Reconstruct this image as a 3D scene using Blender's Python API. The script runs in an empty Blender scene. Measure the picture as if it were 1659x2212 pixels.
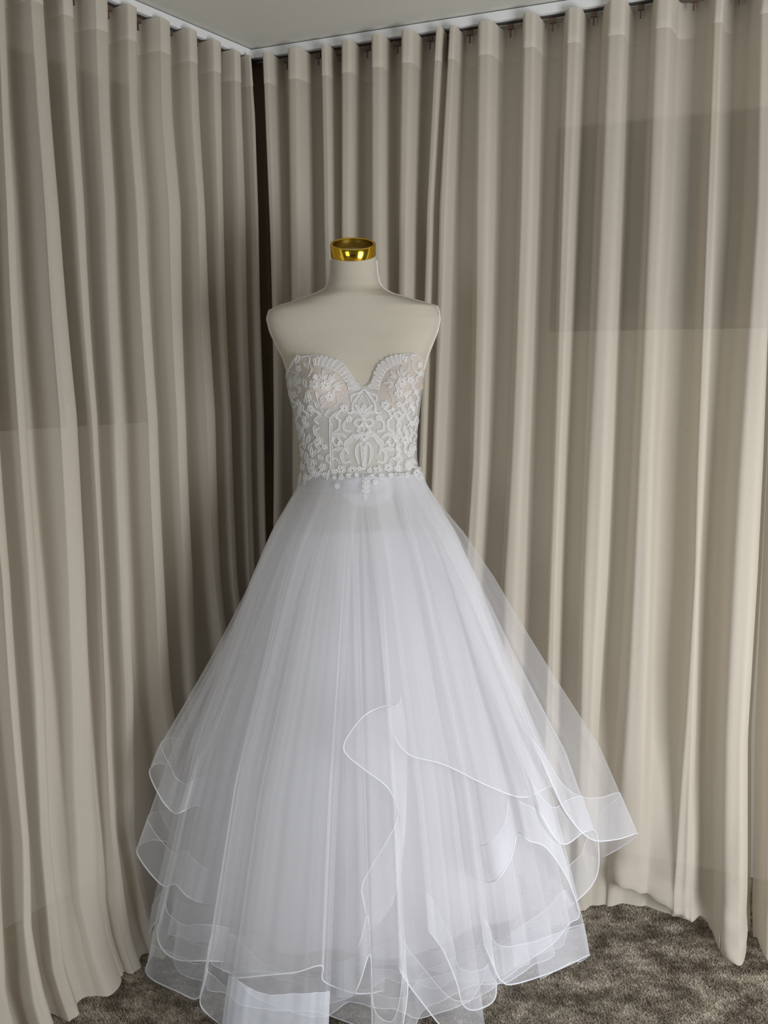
import bpy, bmesh, math, random
import numpy as np
from mathutils import Vector, Matrix
from mathutils.bvhtree import BVHTree

# ------------------------------------------------------------------ camera
F = 1600.0; W, H = 1659.0, 2212.0
CAMH = 1.52; CEIL = 2.45
PITCH = math.atan((1106 - 800) / F)
sc = bpy.context.scene
col = sc.collection
cd = bpy.data.cameras.new('camera'); cam = bpy.data.objects.new('camera', cd); col.objects.link(cam)
cam.location = (0, 0, CAMH); cam.rotation_euler = (math.pi / 2 - PITCH, 0, 0)
cd.sensor_fit = 'VERTICAL'; cd.sensor_height = 36; cd.lens = 36 * F / H
cd.clip_start = 0.02
sc.camera = cam
# ------------------------------------------------------------------ world and light
w = bpy.data.worlds.new('daylight'); sc.world = w; w.use_nodes = True
w.node_tree.nodes['Background'].inputs[0].default_value = (0.80, 0.86, 1.0, 1)
w.node_tree.nodes['Background'].inputs[1].default_value = 0.085
def area(name, loc, target, sx, sy, power, color):
    l = bpy.data.lights.new(name, 'AREA'); l.shape = 'RECTANGLE'; l.size = sx; l.size_y = sy
    l.energy = power; l.color = color
    o = bpy.data.objects.new(name, l); col.objects.link(o); o.location = loc
    o.rotation_euler = (Vector(target) - Vector(loc)).to_track_quat('-Z', 'Y').to_euler()
    return o
area('window_daylight', (1.55, 0.05, 0.90), (0.15, 1.95, 0.95), 0.9, 1.4, 50, (0.93, 0.96, 1.0))
area('side_window_daylight', (-1.5, -0.9, 0.95), (-0.6, 1.9, 0.55), 0.8, 1.2, 12, (0.90, 0.97, 1.0))
sc.view_settings.view_transform = 'Standard'; sc.view_settings.look = 'None'
sc.view_settings.gamma = 1.0; sc.view_settings.use_curve_mapping = False
sc.view_settings.exposure = 0.16
sc.cycles.transparent_max_bounces = 36
sc.cycles.max_bounces = 6; sc.cycles.diffuse_bounces = 3

# ------------------------------------------------------------------ helpers
SP, CP = math.sin(PITCH), math.cos(PITCH)
def ray(px, py):
    u = px - W / 2; v = H / 2 - py
    return np.array([u, F * CP + v * SP, v * CP - F * SP])
def at(px, py, Y):                      # the point seen at a pixel, at a distance Y
    d = ray(px, py); return np.array([0, 0, CAMH]) + d * (Y / d[1])
def at_z(px, py, z):
    d = ray(px, py); return np.array([0, 0, CAMH]) + d * ((z - CAMH) / d[2])
def mix(a, b, t): return a + (b - a) * t
def sstep(a, b, x):
    t = np.clip((x - a) / (b - a), 0, 1); return t * t * (3 - 2 * t)
def catmull(P, n):                      # P (k,d) -> smooth samples, n per segment
    P = np.asarray(P, float); k = len(P)
    out = []
    for i in range(k - 1):
        p0 = P[max(i - 1, 0)]; p1 = P[i]; p2 = P[i + 1]; p3 = P[min(i + 2, k - 1)]
        for j in range(n):
            t = j / n
            out.append(0.5 * ((2 * p1) + (-p0 + p2) * t + (2 * p0 - 5 * p1 + 4 * p2 - p3) * t * t + (-p0 + 3 * p1 - 3 * p2 + p3) * t ** 3))
    out.append(P[-1]); return np.array(out)

def tag(o, label=None, cat=None, group=None, kind=None):
    if label: o['label'] = label
    if cat: o['category'] = cat
    if group: o['group'] = group
    if kind: o['kind'] = kind
    return o
def mesh_obj(name, verts, faces, mat, parent=None, smooth=True):
    me = bpy.data.meshes.new(name)
    me.from_pydata([tuple(v) for v in verts], [], [tuple(f) for f in faces]); me.update()
    if smooth: me.polygons.foreach_set('use_smooth', [True] * len(me.polygons))
    if mat: me.materials.append(mat)
    o = bpy.data.objects.new(name, me); col.objects.link(o)
    if parent: o.parent = parent
    return o
def empty(name, loc):
    o = bpy.data.objects.new(name, None); col.objects.link(o); o.location = loc
    o.empty_display_size = .1
    bpy.context.view_layer.update()
    return o
def adopt(o, parent):                   # parent keeping world place
    o.parent = parent
    o.matrix_parent_inverse = Matrix.Translation(parent.location).inverted() if parent.type == 'EMPTY' else Matrix.Identity(4)
    return o
def grid(rows):                         # rows: (m,n,3)
    rows = np.asarray(rows); m, n = rows.shape[:2]
    idx = np.arange(m * n).reshape(m, n)
    f = np.stack([idx[:-1, :-1], idx[:-1, 1:], idx[1:, 1:], idx[1:, :-1]], -1).reshape(-1, 4)
    return rows.reshape(-1, 3), f.tolist()
class MB:
    def __init__(s): s.v = []; s.f = []
    def add(s, v, f):
        b = len(s.v); s.v += [tuple(map(float, p)) for p in v]; s.f += [tuple(int(i) + b for i in q) for q in f]
    def tube(s, P, r, k=6, closed=False, taper=None):
        P = [Vector(p) for p in P]; n = len(P)
        if n < 2: return
        up = Vector((0.13, 0.9, 0.2)); V = []
        for i in range(n):
            a = P[i - 1] if (i or closed) else P[0]; b = P[(i + 1) % n] if (i < n - 1 or closed) else P[-1]
            t = (b - a); t = t.normalized() if t.length > 1e-9 else Vector((1, 0, 0))
            x = t.cross(up); x = x.normalized() if x.length > 1e-6 else Vector((1, 0, 0)); y = t.cross(x)
            rr = r * (taper(i / (n - 1)) if taper else 1)
            for j in range(k):
                q = 2 * math.pi * j / k; V.append(P[i] + (x * math.cos(q) + y * math.sin(q)) * rr)
        Fc = []
        for i in range(n if closed else n - 1):
            for j in range(k):
                a = i * k + j; b = i * k + (j + 1) % k; c = ((i + 1) % n) * k + (j + 1) % k; d = ((i + 1) % n) * k + j
                Fc.append((a, b, c, d))
        if not closed: Fc.append(tuple(range(k))[::-1]); Fc.append(tuple(range((n - 1) * k, n * k)))
        s.add(V, Fc)
    def box(s, c, ax, ay, az):
        c, ax, ay, az = map(np.asarray, (c, ax, ay, az)); V = []
        for k in (-1, 1):
            for j in (-1, 1):
                for i in (-1, 1): V.append(c + ax * i + ay * j + az * k)
        s.add(V, [(0, 2, 3, 1), (4, 5, 7, 6), (0, 1, 5, 4), (2, 6, 7, 3), (0, 4, 6, 2), (1, 3, 7, 5)])
    def ball(s, c, r, n=8, m=6):
        V = []; Fc = []
        for i in range(m + 1):
            for j in range(n):
                a = math.pi * i / m; b = 2 * math.pi * j / n
                V.append((c[0] + r * math.sin(a) * math.cos(b), c[1] + r * math.sin(a) * math.sin(b), c[2] + r * math.cos(a)))
        for i in range(m):
            for j in range(n): Fc.append((i * n + j, (i + 1) * n + j, (i + 1) * n + (j + 1) % n, i * n + (j + 1) % n))
        s.add(V, Fc)
    def build(s, name, mat, parent=None, smooth=True): return mesh_obj(name, s.v, s.f, mat, parent, smooth)

# ------------------------------------------------------------------ materials
def mat(name):
    m = bpy.data.materials.new(name); m.use_nodes = True; nt = m.node_tree
    for n in list(nt.nodes): nt.nodes.remove(n)
    out = nt.nodes.new('ShaderNodeOutputMaterial'); return m, nt, out
def N(nt, t, **kw):
    n = nt.nodes.new(t)
    for k, v in kw.items():
        if k.startswith('i_'):
            n.inputs[k[2:].replace('_', ' ')].default_value = v
        else: setattr(n, k, v)
    return n
def plain(name, color, rough=.6, metal=0., bump=0., bscale=200, var=0., vscale=5.):
    m, nt, out = mat(name); L = nt.links.new
    p = N(nt, 'ShaderNodeBsdfPrincipled'); p.inputs['Base Color'].default_value = (*color, 1)
    p.inputs['Roughness'].default_value = rough; p.inputs['Metallic'].default_value = metal
    tc = N(nt, 'ShaderNodeTexCoord')
    if bump:
        n = N(nt, 'ShaderNodeTexNoise'); n.inputs['Scale'].default_value = bscale; n.inputs['Detail'].default_value = 4
        L(tc.outputs['Object'], n.inputs['Vector'])
        b = N(nt, 'ShaderNodeBump'); b.inputs['Strength'].default_value = bump; b.inputs['Distance'].default_value = .002
        L(n.outputs['Fac'], b.inputs['Height']); L(b.outputs['Normal'], p.inputs['Normal'])
    if var:
        n = N(nt, 'ShaderNodeTexNoise'); n.inputs['Scale'].default_value = vscale; n.inputs['Detail'].default_value = 5
        L(tc.outputs['Object'], n.inputs['Vector'])
        r = N(nt, 'ShaderNodeValToRGB'); e = r.color_ramp.elements
        e[0].position = .3; e[1].position = .7
        e[0].color = (*[c * (1 - var) for c in color], 1); e[1].color = (*[min(1, c * (1 + var)) for c in color], 1)
        L(n.outputs['Fac'], r.inputs['Fac']); L(r.outputs['Color'], p.inputs['Base Color'])
    L(p.outputs[0], out.inputs[0]); return m
def weave_bump(nt, tc, sx, sz, strength=.25, dist=.0006):
    L = nt.links.new
    mp = N(nt, 'ShaderNodeMapping'); mp.inputs['Scale'].default_value = (sx, sx, sz * .06)
    mp2 = N(nt, 'ShaderNodeMapping'); mp2.inputs['Scale'].default_value = (sx * .05, sx * .05, sz)
    L(tc.outputs['Object'], mp.inputs['Vector']); L(tc.outputs['Object'], mp2.inputs['Vector'])
    a = N(nt, 'ShaderNodeTexNoise'); b = N(nt, 'ShaderNodeTexNoise')
    for q in (a, b): q.inputs['Scale'].default_value = 1; q.inputs['Detail'].default_value = 2
    L(mp.outputs[0], a.inputs['Vector']); L(mp2.outputs[0], b.inputs['Vector'])
    ad = N(nt, 'ShaderNodeMath', operation='ADD'); L(a.outputs['Fac'], ad.inputs[0]); L(b.outputs['Fac'], ad.inputs[1])
    bp = N(nt, 'ShaderNodeBump'); bp.inputs['Strength'].default_value = strength; bp.inputs['Distance'].default_value = dist
    L(ad.outputs[0], bp.inputs['Height']); return bp, ad
def sheer(name, color, opac, transl=.4, graze=.0, gexp=3., weave=None, gloss=0., var=.0):
    """woven see-through cloth: threads that scatter light, gaps that let it pass; seen along the cloth more threads overlap"""
    m, nt, out = mat(name); L = nt.links.new
    tc = N(nt, 'ShaderNodeTexCoord')
    d = N(nt, 'ShaderNodeBsdfDiffuse'); t = N(nt, 'ShaderNodeBsdfTranslucent')
    d.inputs['Color'].default_value = (*color, 1); t.inputs['Color'].default_value = (*color, 1)
    s = N(nt, 'ShaderNodeMixShader'); s.inputs[0].default_value = transl
    L(d.outputs[0], s.inputs[1]); L(t.outputs[0], s.inputs[2])
    if weave:
        bp, ad = weave_bump(nt, tc, *weave)
        L(bp.outputs[0], d.inputs['Normal'])
        r = N(nt, 'ShaderNodeMapRange'); r.inputs['From Min'].default_value = .6; r.inputs['From Max'].default_value = 1.4
        r.inputs['To Min'].default_value = .93; r.inputs['To Max'].default_value = 1.05
        L(ad.outputs[0], r.inputs['Value'])
        mu = N(nt, 'ShaderNodeMixRGB', blend_type='MULTIPLY'); mu.inputs[0].default_value = 1; mu.inputs[1].default_value = (*color, 1)
        L(r.outputs[0], mu.inputs[2]); L(mu.outputs[0], d.inputs['Color']); L(mu.outputs[0], t.inputs['Color'])
    tr = N(nt, 'ShaderNodeBsdfTransparent')
    mx = N(nt, 'ShaderNodeMixShader')
    L(tr.outputs[0], mx.inputs[1]); L(s.outputs[0], mx.inputs[2])
    val = None
    if graze:
        lw = N(nt, 'ShaderNodeLayerWeight'); lw.inputs['Blend'].default_value = .5
        pw = N(nt, 'ShaderNodeMath', operation='POWER'); pw.inputs[1].default_value = gexp; L(lw.outputs['Facing'], pw.inputs[0])
        ma = N(nt, 'ShaderNodeMath', operation='MULTIPLY_ADD'); ma.inputs[1].default_value = graze; ma.inputs[2].default_value = opac
        L(pw.outputs[0], ma.inputs[0]); ma.use_clamp = True; L(ma.outputs[0], mx.inputs[0])
    else: mx.inputs[0].default_value = opac
    L(mx.outputs[0], out.inputs[0]); return m

M = {}
M['curtain'] = sheer('linen curtain', (.70, .632, .532), .80, .28, weave=(1500, 1100), graze=.1)
M['heading'] = sheer('linen curtain heading', (.72, .655, .56), .86, .22, weave=(1500, 1100))
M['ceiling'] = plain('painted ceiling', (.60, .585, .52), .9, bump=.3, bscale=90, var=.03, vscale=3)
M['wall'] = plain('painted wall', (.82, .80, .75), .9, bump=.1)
M['track'] = plain('white aluminium track', (.80, .80, .79), .4)
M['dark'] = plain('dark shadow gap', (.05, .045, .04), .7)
M['glider'] = plain('brown glider', (.10, .06, .035), .5)
M['shade_post'] = plain('dark corner shade', (.13, .085, .05), .6, var=.2)  # dark brown carries the shade of the corner gap, not real timber
M['frame'] = plain('window frame', (.10, .09, .08), .5)
M['pane'] = plain('dark window pane', (.03, .03, .035), .15)
M['linen'] = plain('dress form linen', (.47, .42, .34), .92, bump=.35, bscale=700, var=.05, vscale=9)
M['cord'] = plain('piping cord', (.66, .61, .54), .85, bump=.5, bscale=900)
M['gold'] = plain('polished gold', (.83, .52, .045), .13, 1.0, bump=.04, bscale=30)
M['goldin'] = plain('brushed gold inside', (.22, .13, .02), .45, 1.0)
M['pole'] = plain('stand metal', (.5, .5, .5), .3, .9)
M['satin'] = sheer('satin lining', (.90, .89, .89), .92, .25)
M['tulle'] = sheer('white tulle', (.90, .89, .91), .19, .45, graze=.42, gexp=2.4)
M['tulle_dense'] = sheer('gathered tulle', (.90, .89, .91), .30, .45, graze=.45, gexp=2.2)
M['horsehair'] = sheer('horsehair braid', (.90, .91, .95), .15, .40, graze=.35, gexp=2.2)
M['satin_band'] = sheer('dense braid', (.88, .91, .97), .55, .3)
M['edge'] = sheer('white edge cord', (.93, .94, .97), .75, .3)
M['mesh'] = sheer('bodice mesh', (.74, .72, .72), .42, .2)
M['cup'] = plain('beige cup', (.50, .395, .29), .75, bump=.1, bscale=600)
M['lace'] = sheer('lace embroidery', (.93, .915, .90), .95, .15)
M['lacefill'] = sheer('lace fill', (.90, .88, .87), .42, .2)
M['bone'] = sheer('boning channel', (.86, .84, .83), .72, .2)
M['crystal'] = plain('crystal', (1, .95, .85), .05, 1.0)

# carpet
m, nt, out = mat('mottled carpet'); L = nt.links.new
tc = N(nt, 'ShaderNodeTexCoord'); p = N(nt, 'ShaderNodeBsdfPrincipled'); p.inputs['Roughness'].default_value = .95
n1 = N(nt, 'ShaderNodeTexNoise'); n1.inputs['Scale'].default_value = 13; n1.inputs['Detail'].default_value = 7; n1.inputs['Roughness'].default_value = .72
n2 = N(nt, 'ShaderNodeTexNoise'); n2.inputs['Scale'].default_value = 260; n2.inputs['Detail'].default_value = 2
mpc = N(nt, 'ShaderNodeMapping'); mpc.inputs['Scale'].default_value = (1, 1.5, 1)
L(tc.outputs['Object'], mpc.inputs['Vector']); L(mpc.outputs[0], n1.inputs['Vector']); L(tc.outputs['Object'], n2.inputs['Vector'])
r = N(nt, 'ShaderNodeValToRGB'); e = r.color_ramp.elements
e[0].position = .36; e[0].color = (.075, .055, .035, 1); e[1].position = .66; e[1].color = (.50, .44, .35, 1)
q = e.new(.5); q.color = (.22, .185, .14, 1)
mm = N(nt, 'ShaderNodeMath', operation='MULTIPLY_ADD'); mm.inputs[1].default_value = .45; mm.inputs[2].default_value = -.225
ad = N(nt, 'ShaderNodeMath', operation='ADD')
L(n2.outputs['Fac'], mm.inputs[0]); L(mm.outputs[0], ad.inputs[0]); L(n1.outputs['Fac'], ad.inputs[1]); L(ad.outputs[0], r.inputs['Fac'])
L(r.outputs['Color'], p.inputs['Base Color']); L(p.outputs[0], out.inputs[0]); M['carpet'] = m

# ------------------------------------------------------------------ room
A = CEIL - CAMH
corner = at_z(543, 105, CEIL)[:2]
rp = at_z(1210, 0, CEIL)[:2]; lp = at_z(320, 10, CEIL)[:2]
dR = (rp - corner) / np.linalg.norm(rp - corner); dL = (lp - corner) / np.linalg.norm(lp - corner)
nR = np.array([dR[1], -dR[0]]); nR = nR if nR[1] < 0 else -nR      # into the room
nL = np.array([-dL[1], dL[0]]); nL = nL if nL[0] > 0 else -nL
GAP = .13
def P3(c, d, n, s, off, z): q = c + d * s + n * off; return np.array([q[0], q[1], z])

fl = MB(); fl.box((0, 0, -.05), (3.2, 0, 0), (0, 3.6, 0), (0, 0, .05))
floor = tag(fl.build('floor', M['carpet'], smooth=False), 'mottled brown grey carpet floor', kind='structure')
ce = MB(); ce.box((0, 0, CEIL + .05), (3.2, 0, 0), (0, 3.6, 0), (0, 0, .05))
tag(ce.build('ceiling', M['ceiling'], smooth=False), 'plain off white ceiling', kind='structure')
def wall(name, d, n, length, win):      # win: s0,s1,z0,z1 opening ; holds a recessed dark window
    s0, s1, z0, z1 = win; wb = MB()
    def slab(a, b, c, e, o0=-GAP - .10, o1=-GAP):
        wb.box(P3(corner, d, n, (a + b) / 2, (o0 + o1) / 2, (c + e) / 2), np.append(d * (b - a) / 2, 0), np.append(n * (o1 - o0) / 2, 0), (0, 0, (e - c) / 2))
    slab(-.1, s0, 0, CEIL); slab(s1, length, 0, CEIL); slab(s0, s1, 0, z0); slab(s0, s1, z1, CEIL)
    return tag(wb.build(name, M['wall'], smooth=False), 'off white wall behind the curtain', kind='structure')
def window(name, d, n, win):
    s0, s1, z0, z1 = win; t = .045
    fr = MB(); o = -GAP - .05
    def b(m_, a, bb, c, e, dep, oo=o): m_.box(P3(corner, d, n, (a + bb) / 2, oo, (c + e) / 2), np.append(d * (bb - a) / 2, 0), np.append(n * dep, 0), (0, 0, (e - c) / 2))
    b(fr, s0, s1, z0, z0 + t, .03); b(fr, s0, s1, z1 - t, z1, .03); b(fr, s0, s0 + t, z0 + t, z1 - t, .03); b(fr, s1 - t, s1, z0 + t, z1 - t, .03)
    fo = tag(fr.build(name, M['frame'], smooth=False), 'dark framed window seen dimly through the curtain', kind='structure')
    pn = MB(); b(pn, s0 + t, s1 - t, z0 + t, z1 - t, .006, o - .01); pn.build('pane', M['pane'], fo, smooth=False)
def s_of(px, py, d, n, off):            # along-wall coordinate and height of a pixel on the plane at offset off
    r_ = ray(px, py); o = corner + n * off
    k = (o @ n) / (r_[:2] @ n); pt = r_ * k
    return (pt[:2] - o) @ d, pt[2] + CAMH
a1 = s_of(1203, 275, dR, nR, -GAP); a2 = s_of(1450, 712, dR, nR, -GAP)
winR = (a1[0], a1[0] + 1.1, a2[1], a1[1])
b1 = s_of(300, 190, dL, nL, -GAP); b2 = s_of(60, 928, dL, nL, -GAP)
winL = (b1[0], b1[0] + 1.2, b2[1], b1[1])
wall('wall_right', dR, nR, 3.0, winR); wall('wall_left', dL, nL, 3.0, winL)
window('window_1', dR, nR, winR); window('window_2', dL, nL, winL)
for nm, d, n in (('trim_1', dR, nR), ('trim_2', dL, nL)):
    tb = MB()
    s_a = -.0 if nm == 'trim_1' else .0
    ln = 2.4
    tb.box(P3(corner, d, n, s_a + ln / 2, -.018, CEIL - .0145), np.append(d * ln / 2, 0), np.append(n * .018, 0), (0, 0, .0115))
    t = tag(tb.build(nm, M['track'], smooth=False), 'slim white curtain track on the ceiling', kind='structure')
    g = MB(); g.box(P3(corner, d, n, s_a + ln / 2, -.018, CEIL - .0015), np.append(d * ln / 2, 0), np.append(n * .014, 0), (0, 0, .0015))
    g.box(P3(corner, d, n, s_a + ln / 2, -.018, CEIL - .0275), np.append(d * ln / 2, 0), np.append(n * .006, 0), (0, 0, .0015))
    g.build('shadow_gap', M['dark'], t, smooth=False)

cp = MB(); cp.box(P3(corner, dR, (nR + nL) / 2, -.0, -.13, CEIL / 2), (.05, 0, 0), (0, .05, 0), (0, 0, CEIL / 2))  # added post: its dark colour supplies the shade between the two curtains
tag(cp.build('corner_shade_post', M['shade_post'], smooth=False), 'added dark post standing in for the shade in the corner behind the curtains', kind='structure')
# ------------------------------------------------------------------ curtains
ZT = CEIL - .031
rng = np.random.RandomState(4)
def lin(xs, ys, x): return np.interp(x, xs, ys)
def curtain(name, d, n, folds, label, flare, ends, amp=.042, seed=1, pool=.03, back=-.030, crease=None, fade=None, shear=0., wavy=1.):
    """folds: list of [(y, xleft, xright), ...] along each fold, in the photograph; hung under the track"""
    rg = np.random.RandomState(seed)
    zs = np.concatenate([np.linspace(ZT, ZT - .12, 7), np.linspace(ZT - .15, .30, 52), np.linspace(.28, 0.006, 22)])
    nf = len(folds)
    def base(z, s=0): return -.018 + flare(z, s)
    # tracks of every fold on the curtain
    SL = []; SR = []
    for tr in folds:
        zz = []; sl = []; sr = []
        for (y, a, b) in tr:
            off = amp
            for _ in range(4):
                s0, z0 = s_of(a, y, d, n, off); s1, z1 = s_of(b, y, d, n, off)
                off = base(max(z0, 0), s0) + amp * .8
            zz.append((z0 + z1) / 2); sl.append(s0); sr.append(s1)
        o = np.argsort(zz); zz = np.array(zz)[o]
        SL.append(np.interp(zs, zz, np.array(sl)[o])); SR.append(np.interp(zs, zz, np.array(sr)[o]))
    SL = np.array(SL); SR = np.array(SR)
    lo = np.minimum(SL, SR); hi = np.maximum(SL, SR)
    cen = (lo + hi) / 2; order = np.argsort(cen[:, 10]); lo = lo[order]; hi = hi[order]
    for i in range(nf - 1):             # keep neighbours apart
        gap = lo[i + 1] - hi[i]; bad = np.clip(.012 - gap, 0, None); hi[i] -= bad / 2; lo[i + 1] += bad / 2
    rows = []
    av = rg.uniform(.8, 1.2, nf); vd = rg.uniform(.75, 1.2, nf + 1); ph = rg.uniform(0, 6.28, (nf, 3))
    for k, z in enumerate(zs):
        t = 1 - z / ZT
        pts = []
        grow = 1 + .35 * t
        for i in range(nf):
            l, h = lo[i, k], hi[i, k]; wd = max(h - l, .012); c = (l + h) / 2
            f = fade(order[i], z) if fade else 1.
            a = amp * av[i] * grow * (f * .9 + .1); b_ = back * vd[i] * (f * .85 + .15)
            wob = .004 * math.sin(3 * z + ph[i, 0]) * t; wob2 = .05 * math.sin(2.2 * z + ph[i, 1])
            bs = base(z, c)
            prev = hi[i - 1, k] if i else l - ends[0]
            m_ = (prev + l) / 2; wv = l - prev
            pts.append((m_, base(z, m_) + b_ + wob))
            pts.append((l - .12 * wv, bs + b_ * .75))
            pts.append((l + .02 * wd, bs + mix(b_, a, .48)))
            pts.append((l + (.20 + wob2) * wd, bs + a * .88))
            pts.append((c + shear * wd, bs + a * 1.0 + wob))
            pts.append((h - (.20 - wob2) * wd, bs + a * .88))
            pts.append((h - .02 * wd, bs + mix(b_, a, .48)))
            nx = lo[i + 1, k] if i < nf - 1 else h + ends[1]
            pts.append((h + .12 * (nx - h), bs + b_ * .75))
        pts.append((h + ends[1] * .5, base(z, h) + back)); pts.append((h + ends[1], base(z, h) + back * .8))
        c = catmull(pts, 5)
        # soft hand creases low on the cloth
        s = c[:, 0]; low = max(0, 1 - z / .55)
        c[:, 1] += low * (.010 * np.sin(17 * s + 9 * z + seed) + .006 * np.sin(41 * s - 14 * z)) + .0015 * np.sin(60 * s + 5 * z)
        # the hem breaks on the carpet
        br = max(0, 1 - z / .10)
        c[:, 1] += pool * br ** 1.5 * (1 + wavy * (.7 * np.sin(13 * s + seed) + .4 * np.sin(29 * s + 2)))
        if crease: c[:, 1] += crease(s, z)
        zz = np.full(len(s), z)
        if z < .30: zz = zz + (.30 - z) * .10 * (.5 + .5 * np.sin(11 * s + seed * 2)) * 0.6
        q = corner[None] + d[None] * s[:, None] + n[None] * c[:, 1][:, None]
        rows.append(np.column_stack([q, zz]))
    rows = np.array(rows); rows[:, :, 2] = np.maximum(rows[:, :, 2], .005)
    v, f = grid(rows)
    o = mesh_obj(name, v, f, M['curtain'])
    tag(o, label, 'curtain')
    # heading: a double band, its lower stitched edge standing a little proud
    nn = np.append(n, 0) * .0016
    k = 4
    top = rows[:k + 1].copy(); 
    hb = np.concatenate([top + nn, (top[-1:] + nn * .2) - np.array([0, 0, .0012])])
    v, f = grid(hb); h = mesh_obj('heading_tape', v, f, M['heading'], o)
    # gliders in the track behind the valleys
    gl = []
    for i in range(nf - 1):
        s = (hi[i, 0] + lo[i + 1, 0]) / 2
        g = MB(); g.box(P3(corner, d, n, s, -.020, ZT - .006), np.append(d * .008, 0), np.append(n * .004, 0), (0, 0, .006))
        g.box(P3(corner, d, n, s, -.022, ZT - .020), np.append(d * .002, 0), np.append(n * .002, 0), (0, 0, .010))
        g.build('glider', M['glider'], o, smooth=False)
    return o

fR = [
 [(100, 566, 589), (500, 583, 604), (900, 590, 612)],
 [(100, 619, 657), (500, 625, 663), (900, 630, 668)],
 [(100, 690, 712), (500, 696, 721), (900, 705, 728)],
 [(90, 731, 765), (500, 733, 765), (900, 735, 768)],
 [(80, 797, 834), (500, 798, 836), (900, 800, 840)],
 [(70, 862, 901), (500, 860, 892), (1000, 855, 885)],
 [(60, 938, 962), (450, 919, 940), (1000, 903, 925)],
 [(60, 963, 988), (450, 943, 973), (1000, 928, 951), (1250, 915, 940)],
 [(50, 1026, 1070), (450, 1016, 1064), (1000, 1010, 1049), (1250, 996, 1035)],
 [(30, 1124, 1166), (450, 1113, 1158), (1000, 1092, 1138), (1250, 1078, 1130), (1500, 1080, 1122)],
 [(30, 1214, 1260), (450, 1204, 1243), (1000, 1190, 1220), (1250, 1182, 1211), (1600, 1170, 1202)],
 [(30, 1300, 1358), (450, 1282, 1344), (1000, 1260, 1323), (1250, 1252, 1312), (1600, 1244, 1290), (1900, 1235, 1275)],
 [(30, 1408, 1462), (450, 1392, 1447), (1000, 1365, 1419), (1250, 1352, 1412), (1600, 1332, 1402), (1900, 1315, 1395)],
 [(30, 1535, 1568), (450, 1518, 1552), (1000, 1497, 1527), (1250, 1493, 1514), (1600, 1472, 1505), (1900, 1455, 1495)],
 [(30, 1628, 1680), (450, 1616, 1676), (1000, 1577, 1655), (1250, 1566, 1643), (1600, 1553, 1621), (1950, 1549, 1621)],
]
def flR(z, s): return .135 * (max(0, 1 - z / 1.9)) ** 1.7 + (.03 * max(0, 1 - z / .5) if s > .85 else 0)
def fadeR(i, z):
    if i in (11, 12, 13): return float(sstep(.05, .75, z)) * .85 + (.15 if i != 13 else 0)
    return 1.
cA = s_of(1310, 1900, dR, nR, .12); cB = s_of(1530, 1998, dR, nR, .15); cC = s_of(1590, 2030, dR, nR, .17)
def creaseR(s, z):
    t = np.clip((s - cA[0]) / (cB[0] - cA[0]), 0, 1); zc = mix(max(cA[1], .06) + .03, .022, t)
    g = np.exp(-((z - zc) / (.030 - .010 * t)) ** 2) * sstep(-.05, .15, (s - cA[0]) / (cB[0] - cA[0])) * (s < cB[0] + .02)
    under = -.035 * sstep(0, .02, zc - z) * sstep(0, .2, (s - cA[0]) / (cB[0] - cA[0])) * (s < cB[0])
    puddle = np.exp(-((s - cC[0]) / .05) ** 2) * (.035 * np.exp(-((z - .035) / .03) ** 2) + .012 * np.sin(z * 120 + s * 60) * max(0, 1 - z / .12))
    return .030 * g + under + puddle
curtain('curtain', dR, nR, fR, 'long beige linen curtain with bright wave folds right of and behind the dress', flR, (.035, .012), seed=3, fade=fadeR, amp=.052, back=-.042, crease=creaseR, wavy=.45)
fR2 = [
 [(60, 1712, 1760), (450, 1706, 1750), (1000, 1678, 1720), (1600, 1650, 1690), (1950, 1645, 1690)],
 [(60, 1820, 1860), (450, 1810, 1850), (1000, 1780, 1820), (1600, 1740, 1780), (1950, 1735, 1790)],
 [(60, 1920, 1960), (450, 1910, 1950), (1000, 1880, 1920), (1600, 1840, 1880), (1950, 1835, 1880)],
]
curtain('curtain', dR, nR, fR2, 'beige linen curtain cut by the right edge of the photo', flR, (.026, .05), seed=8, amp=.04)

eL = [  # right-hand edges of the folds of the left curtain
 [(0, -250), (450, -215), (900, -170), (1250, -130), (1800, -90), (2150, -60)],
 [(0, -130), (450, -105), (900, -70), (1250, -40), (1500, -25), (1800, 6), (2000, 14), (2150, 20)],
 [(0, -40), (450, -25), (900, -5), (1250, 20), (1500, 36), (1800, 60), (2000, 70), (2150, 95)],
 [(0, 11), (250, 20), (450, 32), (900, 56), (1250, 83), (1500, 104), (1800, 120), (2100, 150)],
 [(0, 97), (250, 114), (450, 130), (900, 168), (1250, 190), (1500, 205), (1800, 224), (1950, 228)],
 [(0, 163), (250, 175), (450, 188), (900, 213), (1250, 229), (1500, 245), (1800, 262), (1950, 282)],
 [(0, 240), (250, 246), (450, 258), (900, 276), (1250, 289), (1500, 298), (1800, 301)],
 [(0, 302), (250, 304), (450, 318), (900, 342), (1250, 356), (1500, 372)],
 [(20, 372), (250, 378), (450, 394), (900, 404), (1250, 421), (1500, 428)],
 [(50, 428), (250, 435), (450, 445), (900, 464), (1250, 474)],
 [(80, 481), (250, 483), (450, 486), (900, 501), (1250, 512)],
 [(100, 524), (250, 528), (450, 536), (900, 550), (1250, 558)],
 [(100, 541), (250, 554), (450, 560), (900, 570), (1250, 576)],
]
fL = []
for i, tr in enumerate(eL):
    o = []
    for (y, x) in tr:
        if i: xp = np.interp(y, [a for a, b in eL[i - 1]], [b for a, b in eL[i - 1]])
        else: xp = x - 90
        o.append((y, x - .60 * (x - xp), x))
    fL.append(o)
def fadeL(i, z):
    return mix({4: .12, 5: .25, 3: .35, 6: .5}.get(i, 1.), 1., float(sstep(.15, 1.3, z)))
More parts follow.
